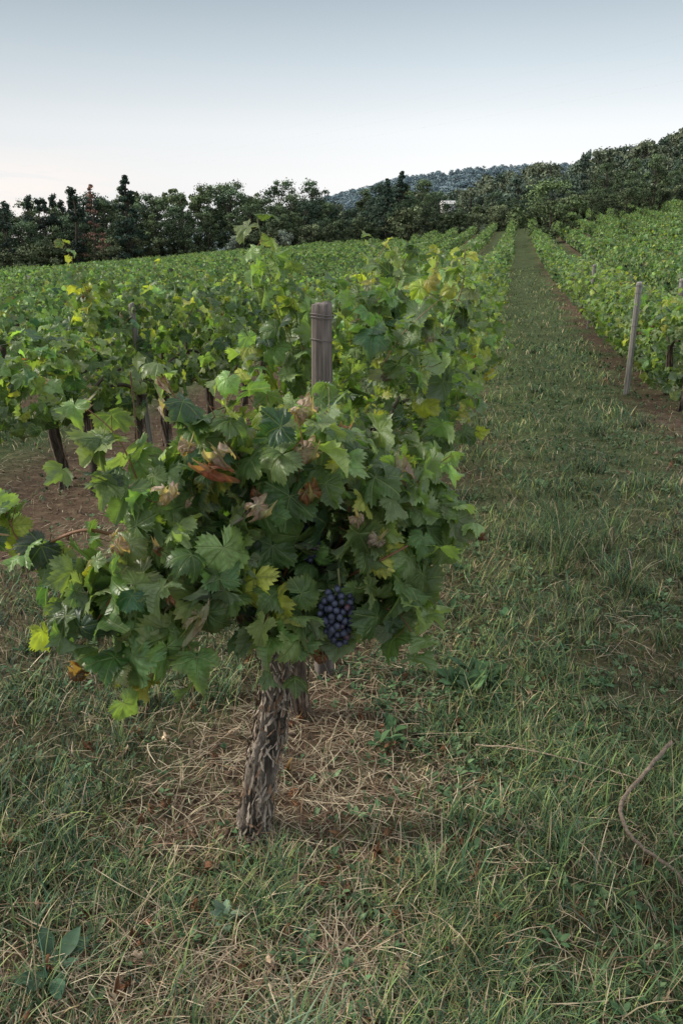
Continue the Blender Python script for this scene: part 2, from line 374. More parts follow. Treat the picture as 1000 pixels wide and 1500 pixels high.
def cluster(acc,c,h,w,rg,n=260,br=.0095,m=3):
    pts=[];c=np.array(c)
    for _ in range(6000):
        u=rg.random(); z=-h*u; rr=w*.5*(math.sin(min(1,(u+.12)*1.6)*math.pi/2))*(1-.65*max(0,u-.45)/.55)*rg.uniform(.35,1.)**.5
        a=rg.uniform(0,6.283); p=np.array([rr*math.cos(a),rr*math.sin(a)*.85,z])
        if all(np.sum((p-q)**2)>(br*1.72)**2 for q in pts): pts.append(p)
        if len(pts)>=n: break
    for p in pts:
        r=br*rg.uniform(.82,1.08); col=np.array([.022,.026,.052])*rg.uniform(.7,1.6) if rg.random()>.05 else np.array([.08,.025,.04])
        acc.add(bv*r+p+c,bf,col,None,m)
    Vt,Ft=tube([c+[0,0,.05],c+[.004,0,0],c+[0,0,-h*.8]],[.003,.0025,.0015],6); acc.add(Vt,Ft,(.12,.13,.05),None,1)
GM=VM+[M_grape]
# ------------------------------------------------------------ main grapevine
rg=np.random.default_rng(21)
A=Acc()
BASE=np.array([-.249,1.925,float(terr(-.249,1.925))])
trunk(A,[BASE+[-.02,0,-.05],BASE+[.0,0,.04],(-.222,1.93,.2),(-.195,1.94,.36),(-.18,1.93,.52),(-.205,1.93,.64),(-.25,1.94,.74)],.043,.040,rg,nseg=72,k=28,ridge=1.3,flakes=800,fw=(.0018,.005),fl_=.010)
for pth in ([(-.24,1.93,.66),(-.30,1.9,.78),(-.36,1.86,.86),(-.47,1.8,.90)],[(-.21,1.93,.64),(-.12,1.95,.76),(-.02,1.98,.84),(.08,2.03,.9)]):
    trunk(A,pth,.024,.013,rg,nseg=20,k=8,ridge=1,flakes=25)
canes=[[(-.42,1.82,.89),(-.6,1.8,.97),(-.78,1.86,.90),(-.83,1.88,.99)],[(-.3,1.9,.8),(-.33,1.88,1.0),(-.38,1.88,1.2)],[(-.02,1.98,.84),(.02,1.9,1.0),(-.02,1.9,1.2)],
 [(.05,2.0,.9),(.2,1.98,.98),(.33,2.0,.9)],[(-.2,1.93,.7),(-.12,1.84,.9),(-.1,1.82,1.1)],[(-.45,1.8,.9),(-.5,1.7,.88),(-.6,1.66,.74)],[(0.,1.9,.8),(.07,1.82,.87),(.16,1.8,.93)],
 [(-.3,1.9,.8),(-.42,1.86,1.0),(-.5,1.86,1.12)]]
for cpt in canes:
    pts=smoothpath(cpt,8); Vt,Ft=tube(pts,np.linspace(.0055,.002,len(pts)),7); A.add(Vt,Ft,(.22,.11,.06),None,1)
GR=[((-.008,1.765,.835),.15,.095),((-.085,1.88,.95),.09,.06),((-.27,1.86,.96),.09,.06)]
for g_ in GR: cluster(A,g_[0],g_[1],g_[2],rg)
CAM=np.array([0,0,1.6])
def ray_clear(target,rad,near=.6):
    # keep the line of sight of a person standing at the lane end to this item free of leaves
    tg=np.array(target)
    def f(p):
        d=tg-CAM; L=np.linalg.norm(d); d=d/L; v=p-CAM; a=v@d; dist=np.linalg.norm(v-a[:,None]*d,axis=1); return (dist<rad)&(a<L+.02)&(a>L-near)
    return f
gap1=ray_clear((-.002,1.765,.76),.066)
def rej1(p): return gap1(p)|((p[:,2]<.66)&(np.abs(p[:,0]+.2)<.10))|(p[:,2]<.6)
ck=dict(mature=.36,light=.42,yel=.035,pink=.02,brown=.012)
ctr=(-.15,2.0,.85)
clumps=[((-.34,1.89,1.07),(.21,.22,.12),84,dict(mature=.25,light=.56,yel=.05,pink=.055,brown=.015)),((-.06,1.93,1.02),(.25,.24,.16),130,dict(mature=.34,light=.44,yel=.03,pink=.04,brown=.015)),((-.42,1.77,.88),(.23,.19,.13),82,ck),
 ((-.12,1.85,.80),(.27,.19,.14),114,ck),((-.50,1.73,.77),(.17,.14,.10),34,ck),((-.66,1.80,.86),(.12,.1,.06),12,ck),((-.76,1.87,.90),(.09,.08,.05),8,ck),((-.84,1.88,.98),(.06,.07,.05),7,ck),
 ((.16,1.99,.93),(.16,.2,.15),66,ck),((.10,1.88,.77),(.12,.14,.09),34,ck),((-.06,2.2,1.08),(.2,.22,.1),50,ck)]
for c,r,n,k in clumps: clump(A,HD,c,r,n,rg,(.058,.1),rej1,True,k,ctr)
for p0,p1 in (((-.36,1.88,1.12),(-.42,1.86,1.34)),((-.3,1.88,1.12),(-.24,1.86,1.32)),((-.15,1.88,1.1),(-.17,1.84,1.27)),((.0,1.9,1.12),(-.03,1.88,1.30)),((-.48,1.84,1.05),(-.60,1.82,1.27)),((-.45,1.84,1.0),(-.62,1.8,1.12)),((.2,1.98,.95),(.38,1.98,.9)),((.15,1.95,1.0),(.27,1.93,1.12)),((-.5,1.75,.85),(-.70,1.68,.78)),((-.4,1.7,.8),(-.5,1.62,.64)),((-.35,1.7,.8),(-.38,1.64,.66)),((-.15,1.75,.75),(-.14,1.68,.63)),((.1,1.85,.75),(.2,1.78,.66)),((-.1,1.8,1.1),(-.1,1.74,1.26)),((-.22,1.85,1.1),(-.3,1.8,1.27))):
    shoot(A,HD,p0,p1,8,rg,.088,colk=dict(mature=.27,light=.57,yel=.07,pink=.03,brown=.01),small=.6)
def single(pos,nrm,tip,size,col,kind):
    place_leaves(A,HD,np.array([pos],float),np.array([nrm],float),np.array([tip],float),np.array([size]),np.array([col]),np.array([kind]),rg)
for p_,c_ in (((-.07,1.74,.69),(.36,.16,.08)),((-.045,1.75,.66),(.28,.12,.07)),((-.085,1.74,1.18),(.48,.34,.29)),((-.09,1.76,1.27),(.46,.32,.28)),((-.38,1.68,1.10),(.48,.36,.32)),((-.29,1.70,1.15),(.42,.16,.10)),((-.27,1.70,1.18),(.46,.34,.30)),((-.33,1.70,1.2),(.46,.34,.30)),((-.19,1.70,1.06),(.44,.32,.27)),((-.08,1.72,1.09),(.22,.09,.04)),((-.62,1.66,.66),(.24,.09,.04)),((.09,1.78,.95),(.45,.35,.30)),((.04,1.74,1.02),(.45,.33,.27)),((-.5,1.66,.98),(.42,.28,.2))):
    single(p_,(rg.normal(0,.3),-.7,.6),(rg.normal(0,.4),-.3,-.8),rg.uniform(.08,.105),c_,5)
mkobj('grapevine',A.mesh('grapevine',GM))
A=Acc(); bx,by=st(2.44,-.66); bz=float(terr(bx,by))
trunk(A,[(bx+.02,by,bz-.05),(bx,by,bz+.08),(bx-.01,by+.02,.3),(bx+.0,by+.02,.55),(bx+.03,by+.05,.75)],.036,.03,rg,nseg=32,k=14,flakes=70,col=(.12,.09,.07))
mkobj('grapevine',A.mesh('grapevine_b',VM))
# ------------------------------------------------------------ near row foliage
post_s=2.75; PX,PY=st(post_s,-.64)
gapP=ray_clear((PX,PY,1.36),.08); gapP2=ray_clear((PX,PY,1.22),.08)
def rejP(p): return gapP(p)|gapP2(p)|((p[:,2]>1.22)&(p[:,1]<PY+.15)&(p[:,0]<PX+.06)&(p[:,0]>PX-.14))
rg=np.random.default_rng(33)
def vine_row_mesh(name,parts,tr,seed):
    A=Acc()
    for f in parts: f(A)
    for (s,t,h) in tr:
        x,y=st(s,t); z=float(terr(x,y)); j=rg.normal(0,.013,8)
        trunk(A,[(x,y,z-.05),(x+j[0],y+j[1],z+.15),(x+j[2],y+j[3],z+.4),(x+j[4]*1.5,y+j[5],z+h)],.038,.034,rg,nseg=20,k=7,flakes=24,col=(.095,.075,.06))
        for q in (-1,1):
            e=np.array([x+j[4]*1.5,y+j[5],z+h-.03]); trunk(A,[e,e+D*q*.2+[0,0,.12],e+D*q*.5+[0,0,.16]],.018,.01,rg,nseg=10,k=4,col=(.1,.08,.06))
    return mkobj(name,A.mesh(name,VM))
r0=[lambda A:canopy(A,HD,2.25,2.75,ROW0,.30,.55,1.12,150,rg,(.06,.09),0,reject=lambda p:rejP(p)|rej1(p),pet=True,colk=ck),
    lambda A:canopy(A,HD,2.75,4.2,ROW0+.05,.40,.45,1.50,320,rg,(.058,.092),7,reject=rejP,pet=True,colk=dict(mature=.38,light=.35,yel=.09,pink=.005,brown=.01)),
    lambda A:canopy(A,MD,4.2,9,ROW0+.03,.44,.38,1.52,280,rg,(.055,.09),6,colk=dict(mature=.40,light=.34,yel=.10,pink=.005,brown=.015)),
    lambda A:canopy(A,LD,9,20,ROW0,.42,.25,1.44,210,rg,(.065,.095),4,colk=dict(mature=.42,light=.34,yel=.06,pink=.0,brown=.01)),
    lambda A:[shoot(A,HD,p0,p1,n_,rg,.09,small=.7,bend=.03,colk=dict(mature=.25,light=.5,yel=.2,pink=.01,brown=.02)) for p0,p1,n_ in (((-.18,3.05,1.25),(-.31,3.12,1.72),17),((-.14,3.05,1.2),(-.20,3.1,1.54),12),((-.3,3.05,1.1),(-.36,3.1,1.30),10),((-.3,3.0,1.0),(-.42,3.0,1.16),10))],
    lambda A:[shoot(A,HD,p0,p1,n_,rg,.08,small=.5) for p0,p1,n_ in (((.1,3.1,1.3),(.12,3.2,1.56),12),((.3,3.3,1.3),(.40,3.3,1.62),14),((.5,3.8,1.3),(.56,3.8,1.62),14),((.2,3.6,1.3),(.3,3.6,1.62),12),((.35,3.1,1.0),(.54,3.1,1.08),12),((.3,3.0,.85),(.50,3.0,.95),12),((.3,3.0,.75),(.44,2.9,.7),10),((.6,4.4,1.4),(.72,4.5,1.66),12))]]
tr0=[(s+rg.normal(0,.08),ROW0+rg.normal(0,.04),.6) for s in np.arange(3.4,20,1.0)]
vine_row_mesh('grapevine_row',r0,tr0,1)
tL=ROW0-SP+.1
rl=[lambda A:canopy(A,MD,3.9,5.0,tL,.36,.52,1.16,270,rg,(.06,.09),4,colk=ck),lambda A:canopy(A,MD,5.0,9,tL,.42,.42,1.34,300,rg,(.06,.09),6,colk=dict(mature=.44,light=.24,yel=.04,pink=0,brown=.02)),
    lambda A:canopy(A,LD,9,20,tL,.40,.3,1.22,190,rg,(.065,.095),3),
    lambda A:[shoot(A,MD,p0,p1,14,rg,.085) for p0,p1 in (((-1.75,5.6,1.2),(-1.82,5.5,1.68)),((-1.7,5.6,1.15),(-1.74,5.5,1.5)),((-1.7,5.9,1.2),(-1.75,5.9,1.47)),((-1.2,6.3,1.1),(-1.0,6.3,1.44)),((-1.4,6.,1.1),(-1.5,5.9,1.38)))]]
trl=[(4.96,-3.05,.64),(4.85,-2.77,.66),(5.33,-2.62,.62)]+[(s+rg.normal(0,.08),tL+rg.normal(0,.05),.62) for s in np.arange(6.4,20,.95)]
vine_row_mesh('grapevine_row',rl,trl,2)
tR=ROW0+SP+.14
rr_=[lambda A:canopy(A,MD,8.9,13,tR,.38,.08,1.18,230,rg,(.06,.095),5,colk=dict(mature=.43,light=.35,yel=.05,pink=0,brown=.01)),lambda A:canopy(A,LD,13,24,tR,.40,.08,1.26,190,rg,(.065,.095),3,colk=dict(mature=.43,light=.35,yel=.05,pink=0,brown=.01))]
trr=[(s+rg.normal(0,.08),tR+rg.normal(0,.05),.55) for s in np.arange(9.0,24,1.)]
vine_row_mesh('grapevine_row',rr_,trr,3)
# ------------------------------------------------------------ instanced row segments
SEG=4.0
def segmesh(name,tm,perm,size,hz,seed,tr=True):
    rg_=np.random.default_rng(seed); A=Acc()
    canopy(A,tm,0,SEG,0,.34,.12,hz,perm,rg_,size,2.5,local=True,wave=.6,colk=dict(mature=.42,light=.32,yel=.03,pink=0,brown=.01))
    if tr:
        for s in np.arange(.5,SEG,1.):
            Vt,Ft=tube([(0,s,-.1),(.02,s,.3),(0,s+.03,.7)],[.035,.03,.03],6); A.add(Vt,Ft,(.06,.045,.035),None,1)
    return A.mesh(name,[M_leaffar,M_tbark,M_tbark])
near_s=[segmesh('canopy_near',LD,150,(.07,.105),1.11,100+i) for i in range(4)]
far_s=[segmesh('canopy_far',XD,72,(.11,.15),1.16,200+i) for i in range(5)]
rg=np.random.default_rng(5)
for k in range(-34,19):
    t0=ROW0+SP*k
    s_start={0:20,-1:20,1:24}.get(k,None)
    segs=[]
    s=s_start if s_start else (4.0+rg.uniform(-.5,.5) if k<0 else 10.+rg.uniform(-1,2))
    while True:
        x,y=st(s,t0)
        if y>104: break
        x1,y1=st(s+SEG,t0)
        if y1>1 and abs(x+SEG*.1)/(y1+1)<.62 :
            segs.append((s,x,y,x1,y1))
        s+=SEG
    if not segs: continue
    E=empty('grapevine_row')
    for s,x,y,x1,y1 in segs:
        if rg.random()<.03: continue
        z0=float(terr(x,y)); z1=float(terr(x1,y1)); d=math.hypot(x,y)
        me=(near_s if d<38 else far_s)[rg.integers(0,4)]
        yv=Vector((x1-x,y1-y,z1-z0)).normalized(); xv=Vector(P); zv=xv.cross(yv)
        fl=rg.random()<.5; sc=rg.uniform(.82,1.1)*(1.06 if k>=0 else 1)
        Mx=Matrix((( xv.x*(-1 if fl else 1),yv.x,zv.x*sc,x+rg.normal(0,.05)),(xv.y*(-1 if fl else 1),yv.y,zv.y*sc,y),(xv.z*(-1 if fl else 1),yv.z,zv.z*sc,z0),(0,0,0,1)))
        mkobj('canopy',me,E,Mx)
# ------------------------------------------------------------ posts and wires
def post(x,y,h,r,seed,lean=(0,0),col=(.20,.175,.155),nm='wooden_post'):
    rg_=np.random.default_rng(seed); z=float(terr(x,y)); A=Acc()
    n=36; L=np.linspace(-.1,h,60); a=np.linspace(0,2*np.pi,n,endpoint=False); aa,LL=np.meshgrid(a,L)
    f=np.ones_like(aa)
    for kk,am in ((2,.06),(3,.05),(7,.04),(12,.04),(17,.03)): f+=am*(1-2*np.abs(np.sin(kk*aa/2+rg_.uniform(0,6)+LL*rg_.uniform(-.6,.6))))
    R=r*f*(1+.02*np.sin(LL*7))
    V=np.stack([x+lean[0]*LL+R*np.cos(aa),y+lean[1]*LL+R*np.sin(aa),z+LL+(LL>h-.01)*(.008*np.sin(aa+1)+rg_.normal(0,.003,aa.shape))],-1).reshape(-1,3)
    F=[]
    for i in range(len(L)-1):
        for j in range(n): p=i*n+j;q=i*n+(j+1)%n; F+=[(p,q,p+n),(q,q+n,p+n)]
    o=(len(L)-1)*n; V=np.vstack([V,V[o:o+n].mean(0)+[0,0,.004]])
    for j in range(n): F.append((len(V)-1,o+j,o+(j+1)%n))
    C=np.array(col)*(.35+.9*np.clip((f-.82)/.3,0,1))[...,None]; C=np.vstack([C.reshape(-1,3),np.array([col])*1.1])
    A.add(V,np.array(F),C,None,0)
    for hz in (h-.035,h-.045,h-.12,h*.62):
        pts=[(x+lean[0]*hz+r*1.12*math.cos(q),y+lean[1]*hz+r*1.12*math.sin(q),z+hz+.004*math.sin(q*2)) for q in np.linspace(0,6.28,17)]
        Vt,Ft=tube(pts,.0016,5); A.add(Vt,Ft,(.16,.14,.13),None,1)
    return mkobj(nm,A.mesh(nm,[M_wood,M_cane]))
post(PX,PY,1.435-float(terr(PX,PY)),.037,1,col=(.20,.17,.155))
x,y=st(9.9,tR-.42); post(x,y,1.28,.036,2,(.01,0),(.34,.32,.30))
x,y=st(12.6,tR+.55); post(x,y,1.25,.04,8,(.0,0),(.34,.32,.30))
x,y=st(9.3,ROW0-.3); post(x,y,1.5,.04,3,(0,0),(.26,.24,.22))
x,y=st(5.35,tL+.3); post(x,y,1.25,.02,4,(-.06,0),(.30,.28,.25),'vine_stake')
x,y=st(4.9,tL+.42); post(x,y,.85,.006,5,(-.03,0),(.3,.2,.12),'vine_stake')
x,y=st(18,tR-.2); post(x,y,1.3,.035,6,(0.01,0),(.3,.28,.26))
for t_,s0,s1 in ((ROW0,2.75,30),(tL,4,30),(tR,8.8,30)):
    A=Acc()
    for hz in (.72,1.12):
        ss=np.linspace(s0,s1,60); x,y=st(ss,t_+0*ss); pts=np.stack([x,y,terr(x,y)+hz-.015*np.sin(ss*1.2)**2],-1)
        Vt,Ft=tube(pts,.0013,4); A.add(Vt,Ft,(.2,.19,.18))
    mkobj('trellis_wire',A.mesh('trellis_wire',[M_cane]))
# ------------------------------------------------------------ ground cover
rg=np.random.default_rng(77)
def rowdist(x,y):
    t=tcoord(x,y); return np.abs(((t-ROW0+SP/2)%SP)-SP/2)
def greenness(x,y):
    s=scoord(x,y); t=tcoord(x,y); dr=rowdist(x,y)
    before=sm(2.1,1.5,s)*(np.abs(t)<8)
    base=np.maximum(sm(.05,.6,dr)*.85+.08,before*.84)
    dry=np.exp(-(((x-.12)/.40)**2+((y-2.12)/.5)**2))*.78+.5*np.exp(-(((x-.4)/.28)**2+((y-3.1)/.7)**2))+.5*np.exp(-(((x+.6)/.18)**2+((y-1.98)/.14)**2))+.25*np.exp(-(((x+.15)/.25)**2+((y-1.42)/.14)**2))
    left=sm(-1.6,-2.2,t)*sm(-4.4,-3.6,t)*sm(3.0,4.0,s)*(1-sm(10,15,s))*1.1
    n=fbm(x*2.1+3,y*2.1+8,4)
    return np.clip(base+(n-.5)*1.9-dry-left+.11,0,1)
def scatter(n,d0,d1,half=50):
    d=np.exp(rg.uniform(math.log(d0),math.log(d1),n)); a=np.radians(rg.uniform(-half,half,n)); return d*np.sin(a),d*np.cos(a),d
def strips(x,y,z,az,L,W,lean0,lean1,col,nseg=3,tipw=.1,side=None):
    n=len(x); k=np.linspace(0,1,nseg+1)
    dirh=np.stack([np.cos(az),np.sin(az)],-1); sd=np.stack([-np.sin(az),np.cos(az)],-1)
    cur=np.stack([x,y,z],-1); pts=[cur]
    for i in range(nseg):
        le=lean0+(lean1-lean0)*(i+.5)/nseg; st_=L/nseg
        cur=cur+np.concatenate([dirh*(np.sin(le)*st_)[:,None],(np.cos(le)*st_)[:,None]],1)
        if side is not None: cur=cur+np.concatenate([sd*(side*st_*i)[:,None],np.zeros((n,1))],1)
        pts.append(cur)
    V=[]
    for i,p in enumerate(pts):
        w=(W*(1-(1-tipw)*k[i]**1.6))[:,None]/2; o=np.concatenate([sd*w,np.zeros((n,1))],1); V+=[p-o,p+o]
    V=np.stack(V,1); nv=V.shape[1]
    f=[]
    for i in range(nseg): q=2*i; f+=[(q,q+1,q+2),(q+1,q+3,q+2)]
    F=(np.array(f)[None]+nv*np.arange(n)[:,None,None]).reshape(-1,3)
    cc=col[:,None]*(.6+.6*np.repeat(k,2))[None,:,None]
    return V.reshape(-1,3),F,cc.reshape(-1,3)
def gcol(n,x,y,dryp):
    g1=np.array([.080,.138,.058]);g2=np.array([.18,.23,.08]);g3=np.array([.050,.10,.062]);dr=np.array([.38,.31,.195])
    u=rg.random(n)[:,None]; hue=(fbm(x*.9+70,y*.9,3)-.5+.28*sm(.2,1.,tcoord(x,y))*sm(3,6,y)-.06*(1-sm(2.,3.5,y)))[:,None]; c=np.where(u<.45-hue,g1,np.where(u<.76-hue*.8,g2,g3)); 
    c=np.where((rg.random(n)<dryp)[:,None],dr,c); return c*np.exp(rg.normal(0,.25,(n,1)))*np.exp(rg.normal(0,.06,(n,3)))
x,y,d=scatter(350000,.8,45)
g=greenness(x,y); keep=(rg.random(len(x))<(.12+.88*g)); x=x[keep];y=y[keep];d=d[keep];g=g[keep]; n=len(x)
tuft=fbm(x*6,y*6,2); laneboost=sm(4,9,d); patch=sm(.35,.65,fbm(x*1.3+9,y*1.3+50,3))
L=rg.uniform(.03,.09,n)*(.45+1.1*tuft)*(1+.25*laneboost)*(.5+.5*g)*(.7+.65*patch); W=rg.uniform(.0015,.0032,n)*(1+d*.22)
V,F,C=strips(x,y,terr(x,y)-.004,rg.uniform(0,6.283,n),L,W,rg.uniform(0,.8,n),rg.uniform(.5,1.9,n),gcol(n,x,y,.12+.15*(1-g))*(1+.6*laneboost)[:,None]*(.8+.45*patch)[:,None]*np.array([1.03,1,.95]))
A=Acc(); A.add(V,F,C)
cx,cy,cd=scatter(420,1.2,16,45); 
extra=[(1.15,3.9),(1.3,4.1),(1.22,4.3),(1.4,3.7),(1.05,4.2),(.95,1.7),(.8,1.35),(.55,1.3),(.7,2.0),(-.75,1.55),(-.55,1.5),(-.9,1.9),(-.35,1.35),(1.5,4.2),(1.3,4.6)]
gg=greenness(cx,cy); kk=gg>.55; cx=np.r_[cx[kk],[e[0] for e in extra]]; cy=np.r_[cy[kk],[e[1] for e in extra]]
m_=60; ox=np.repeat(cx,m_)+rg.normal(0,.035,len(cx)*m_)*1.2; oy=np.repeat(cy,m_)+rg.normal(0,.035,len(cx)*m_)*1.2; n=len(ox)
hs=np.repeat(np.r_[rg.uniform(.08,.17,len(cx)-len(extra)),[.36,.38,.34,.28,.3,.16,.16,.16,.15,.15,.14,.16,.14,.3,.3]],m_); dd=np.hypot(ox,oy)
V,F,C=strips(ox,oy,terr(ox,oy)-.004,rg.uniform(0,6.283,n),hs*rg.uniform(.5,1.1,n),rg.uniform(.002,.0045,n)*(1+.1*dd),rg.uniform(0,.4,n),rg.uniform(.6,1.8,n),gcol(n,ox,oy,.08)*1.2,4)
A.add(V,F,C)
n=16; ox=rg.normal(-.13,.04,n); oy=rg.normal(1.24,.03,n)
V,F,C=strips(ox,oy,terr(ox,oy),rg.uniform(0,6.283,n),rg.uniform(.12,.22,n),rg.uniform(.005,.008,n),rg.uniform(.2,.6,n),rg.uniform(.8,1.7,n),np.tile([[.17,.25,.15]],(n,1)),6); A.add(V,F,C)
mkobj('grass',A.mesh('grass',[M_grass]))
A=Acc(); x,y,d=scatter(70000,.9,14,46); g=greenness(x,y); pr=.18+.75*(1-g)**1.4; kp=rg.random(len(x))<pr*(1-.6*sm(-1.6,-2.2,tcoord(x,y))); x=x[kp];y=y[kp];d=d[kp]; n=len(x)
L=rg.uniform(.03,.12,n)*np.where(rg.random(n)<.10,2,1); W=rg.uniform(.0011,.0026,n)*(1+.15*d)
sc=np.where(rg.random((n,1))<.68,[[.44,.36,.25]],[[.22,.14,.09]])*np.exp(rg.normal(0,.3,(n,1)))
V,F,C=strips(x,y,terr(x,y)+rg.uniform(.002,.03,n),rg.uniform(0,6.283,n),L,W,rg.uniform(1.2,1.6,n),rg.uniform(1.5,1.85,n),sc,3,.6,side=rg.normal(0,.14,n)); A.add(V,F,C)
x,y,d=scatter(700,1.2,10,45); n=len(x)
V,F,C=strips(x,y,terr(x,y),rg.uniform(0,6.283,n),rg.uniform(.1,.3,n),rg.uniform(.0015,.003,n),rg.uniform(0,.8,n),rg.uniform(.3,1.4,n),np.tile([[.38,.29,.18]],(n,1))*np.exp(rg.normal(0,.25,(n,1))),4); A.add(V,F,C)
M_straw=foliage_mat('dry_straw',0,False,.7,False,.2,30)
mkobj('dry_straw',A.mesh('dry_straw',[M_straw]))
def oval():
    k=np.linspace(0,1,6); w=np.array([.12,.75,1,.85,.5,.02])*.5; V=[]
    for i in range(6): V+=[(-w[i]*.42,k[i],.06*w[i]),(0,k[i],-.02),(w[i]*.42,k[i],.06*w[i])]
    V=np.array(V); V[:,2]+=.25*k.repeat(3)-.35*k.repeat(3)**2
    f=[]
    for i in range(5):
        for j in range(2): p=i*3+j; f+=[(p,p+1,p+3),(p+1,p+4,p+3)]
    return V,np.array(f)
OV,OF=oval()
def rosette(acc,cx,cy,size,nl,col,rg,erect=(.2,.9),stem=0):
    n=len(cx); tot=n*nl; px_=np.repeat(cx,nl);py_=np.repeat(cy,nl); sz=np.repeat(size,nl)*rg.uniform(.5,1.15,tot); az=rg.uniform(0,6.283,tot); el=rg.uniform(*erect,tot)
    tip=np.stack([np.cos(az)*np.cos(el),np.sin(az)*np.cos(el),np.sin(el)],-1); sd=np.stack([-np.sin(az),np.cos(az),0*az],-1); nr=np.cross(sd,tip)*-1
    nr=np.where(nr[:,2:3]<0,-nr,nr)
    off=rg.uniform(0,.6,tot)*sz; base=np.stack([px_+np.cos(az)*off,py_+np.sin(az)*off,terr(px_,py_)+.004+rg.uniform(0,1,tot)*np.repeat(size,nl)*stem],-1)
    W=base[:,None]+sz[:,None,None]*(OV[None,:,0:1]*1.35*sd[:,None]+OV[None,:,1:2]*tip[:,None]+OV[None,:,2:3]*nr[:,None])
    C=np.repeat(col,nl,0)*np.exp(rg.normal(0,.2,(tot,1))); FF=(OF[None]+len(OV)*np.arange(tot)[:,None,None]).reshape(-1,3)
    acc.add(W.reshape(-1,3),FF,np.repeat(C,len(OV),0))
A=Acc(); x,y,d=scatter(24000,1.,16,46); t=tcoord(x,y); g=greenness(x,y); w=fbm(x*2.5+40,y*2.5,3)
kp=rg.random(len(x))<np.clip((.15+.85*sm(.42,.6,w))*(.25+.75*sm(-.6,.3,t))*(.45+.55*sm(1.5,2.6,d))+.45*np.exp(-((x-.6)/.5)**2-((y-3.0)/1.2)**2),0,1); x=x[kp];y=y[kp];n=len(x)
cc=np.where(rg.random((n,1))<.6,[[.075,.14,.06]],[[.125,.195,.09]])
rosette(A,x,y,rg.uniform(.010,.026,n)*(1+.07*np.hypot(x,y)),7,cc,rg,(.1,1.1),.9)
mkobj('weeds',A.mesh('weeds',[M_grass]))
def weedplant(pts,size,nl,col,erect,nm='broadleaf_weed'):
    A=Acc(); pts=np.array(pts); rosette(A,pts[:,0],pts[:,1],np.full(len(pts),size),nl,np.tile([col],(len(pts),1)),rg,erect,.4); mkobj(nm,A.mesh(nm,[M_grass]))
weedplant([(.45,2.72),(.50,2.66),(.56,2.74),(.53,2.8)],.085,13,(.06,.125,.05),(.2,1.1))
weedplant([(.13,2.33),(.17,2.4)],.06,14,(.075,.15,.06),(.3,1.2))
weedplant([(-.29,1.58)],.05,14,(.17,.24,.16),(.2,1.1))
weedplant([(-.66,1.42)],.07,12,(.05,.10,.055),(.05,.5))
weedplant([(1.0,2.7),(.75,3.3),(.62,3.9),(.5,3.4),(.85,2.4)],.05,14,(.07,.15,.06),(.2,1.2))
A=Acc(); x,y,d=scatter(560,1.2,12,42); kp=(rowdist(x,y)<.75)|(rg.random(len(x))<.3); x=x[kp];y=y[kp];n=len(x)
pos=np.stack([x,y,terr(x,y)+.025],-1)
place_leaves(A,MD,pos,UP+rg.normal(0,.5,(n,3)),rg.normal(size=(n,3)),rg.uniform(.03,.065,n),np.where(rg.random((n,1))<.6,[[.20,.095,.05]],[[.34,.26,.18]])*np.exp(rg.normal(0,.3,(n,1))),np.full(n,5),rg)
mkobj('fallen_leaves',A.mesh('fallen_leaves',[M_straw]))
A=Acc(); x,y,d=scatter(6000,1.1,12,45); g=greenness(x,y); kp=rg.random(len(x))<(1-g)**1.5*.8; x=x[kp];y=y[kp];n=len(x)
bm=bmesh.new(); bmesh.ops.create_icosphere(bm,subdivisions=1,radius=1.); cv=np.array([v.co[:] for v in bm.verts]); cf=np.array([[v.index for v in f.verts] for f in bm.faces]); bm.free()
sz=np.clip(np.exp(rg.normal(-4.8,.45,n)),0,.022); V=(cv[None]*(1+rg.normal(0,.2,(n,len(cv),1)))*sz[:,None,None]*[1,1,.6]+np.stack([x,y,terr(x,y)+sz*.2],-1)[:,None]).reshape(-1,3)
A.add(V,(cf[None]+len(cv)*np.arange(n)[:,None,None]).reshape(-1,3),np.repeat(np.array([[.16,.105,.075]])*np.exp(rg.normal(0,.3,(n,1))),len(cv),0)); mkobj('soil_clods',A.mesh('soil_clods',[M_tbark],False))
def twig(pts,r0,r1,col,nm='fallen_branch'):
    p=np.array(pts,float); p[:,2]+=terr(p[:,0],p[:,1]); p=smoothpath(p,8); p+=rg.normal(0,.0012,p.shape); V,F=tube(p,np.linspace(r0,r1,len(p)),8); A=Acc(); A.add(V,F,col); mkobj(nm,A.mesh(nm,[M_bark]))
twig([(1.07,2.23,.10),(.96,2.12,.08),(.83,1.98,.065),(.80,1.87,.06),(.815,1.79,.055),(.88,1.68,.05),(.86,1.5,.045),(.78,1.38,.045),(.72,1.25,.045)],.007,.0035,(.22,.17,.13))
twig([(.45,2.3,.05),(.62,2.24,.06),(.78,2.17,.06),(.93,2.1,.05)],.003,.002,(.38,.30,.22))
twig([(.66,2.05,.03),(.72,2.12,.05),(.82,2.06,.02)],.002,.0014,(.3,.2,.13))
twig([(.2,1.62,.02),(.27,1.5,.06),(.34,1.38,.02),(.3,1.3,.01)],.0016,.001,(.4,.33,.22))
twig([(.10,2.14,.02),(.11,2.2,.03),(.12,2.27,.02)],.0035,.002,(.25,.2,.15))
twig([(-.1,2.05,.01),(-.0,2.15,.05),(.1,2.1,.02),(.2,1.98,.01)],.0018,.0012,(.36,.28,.18))
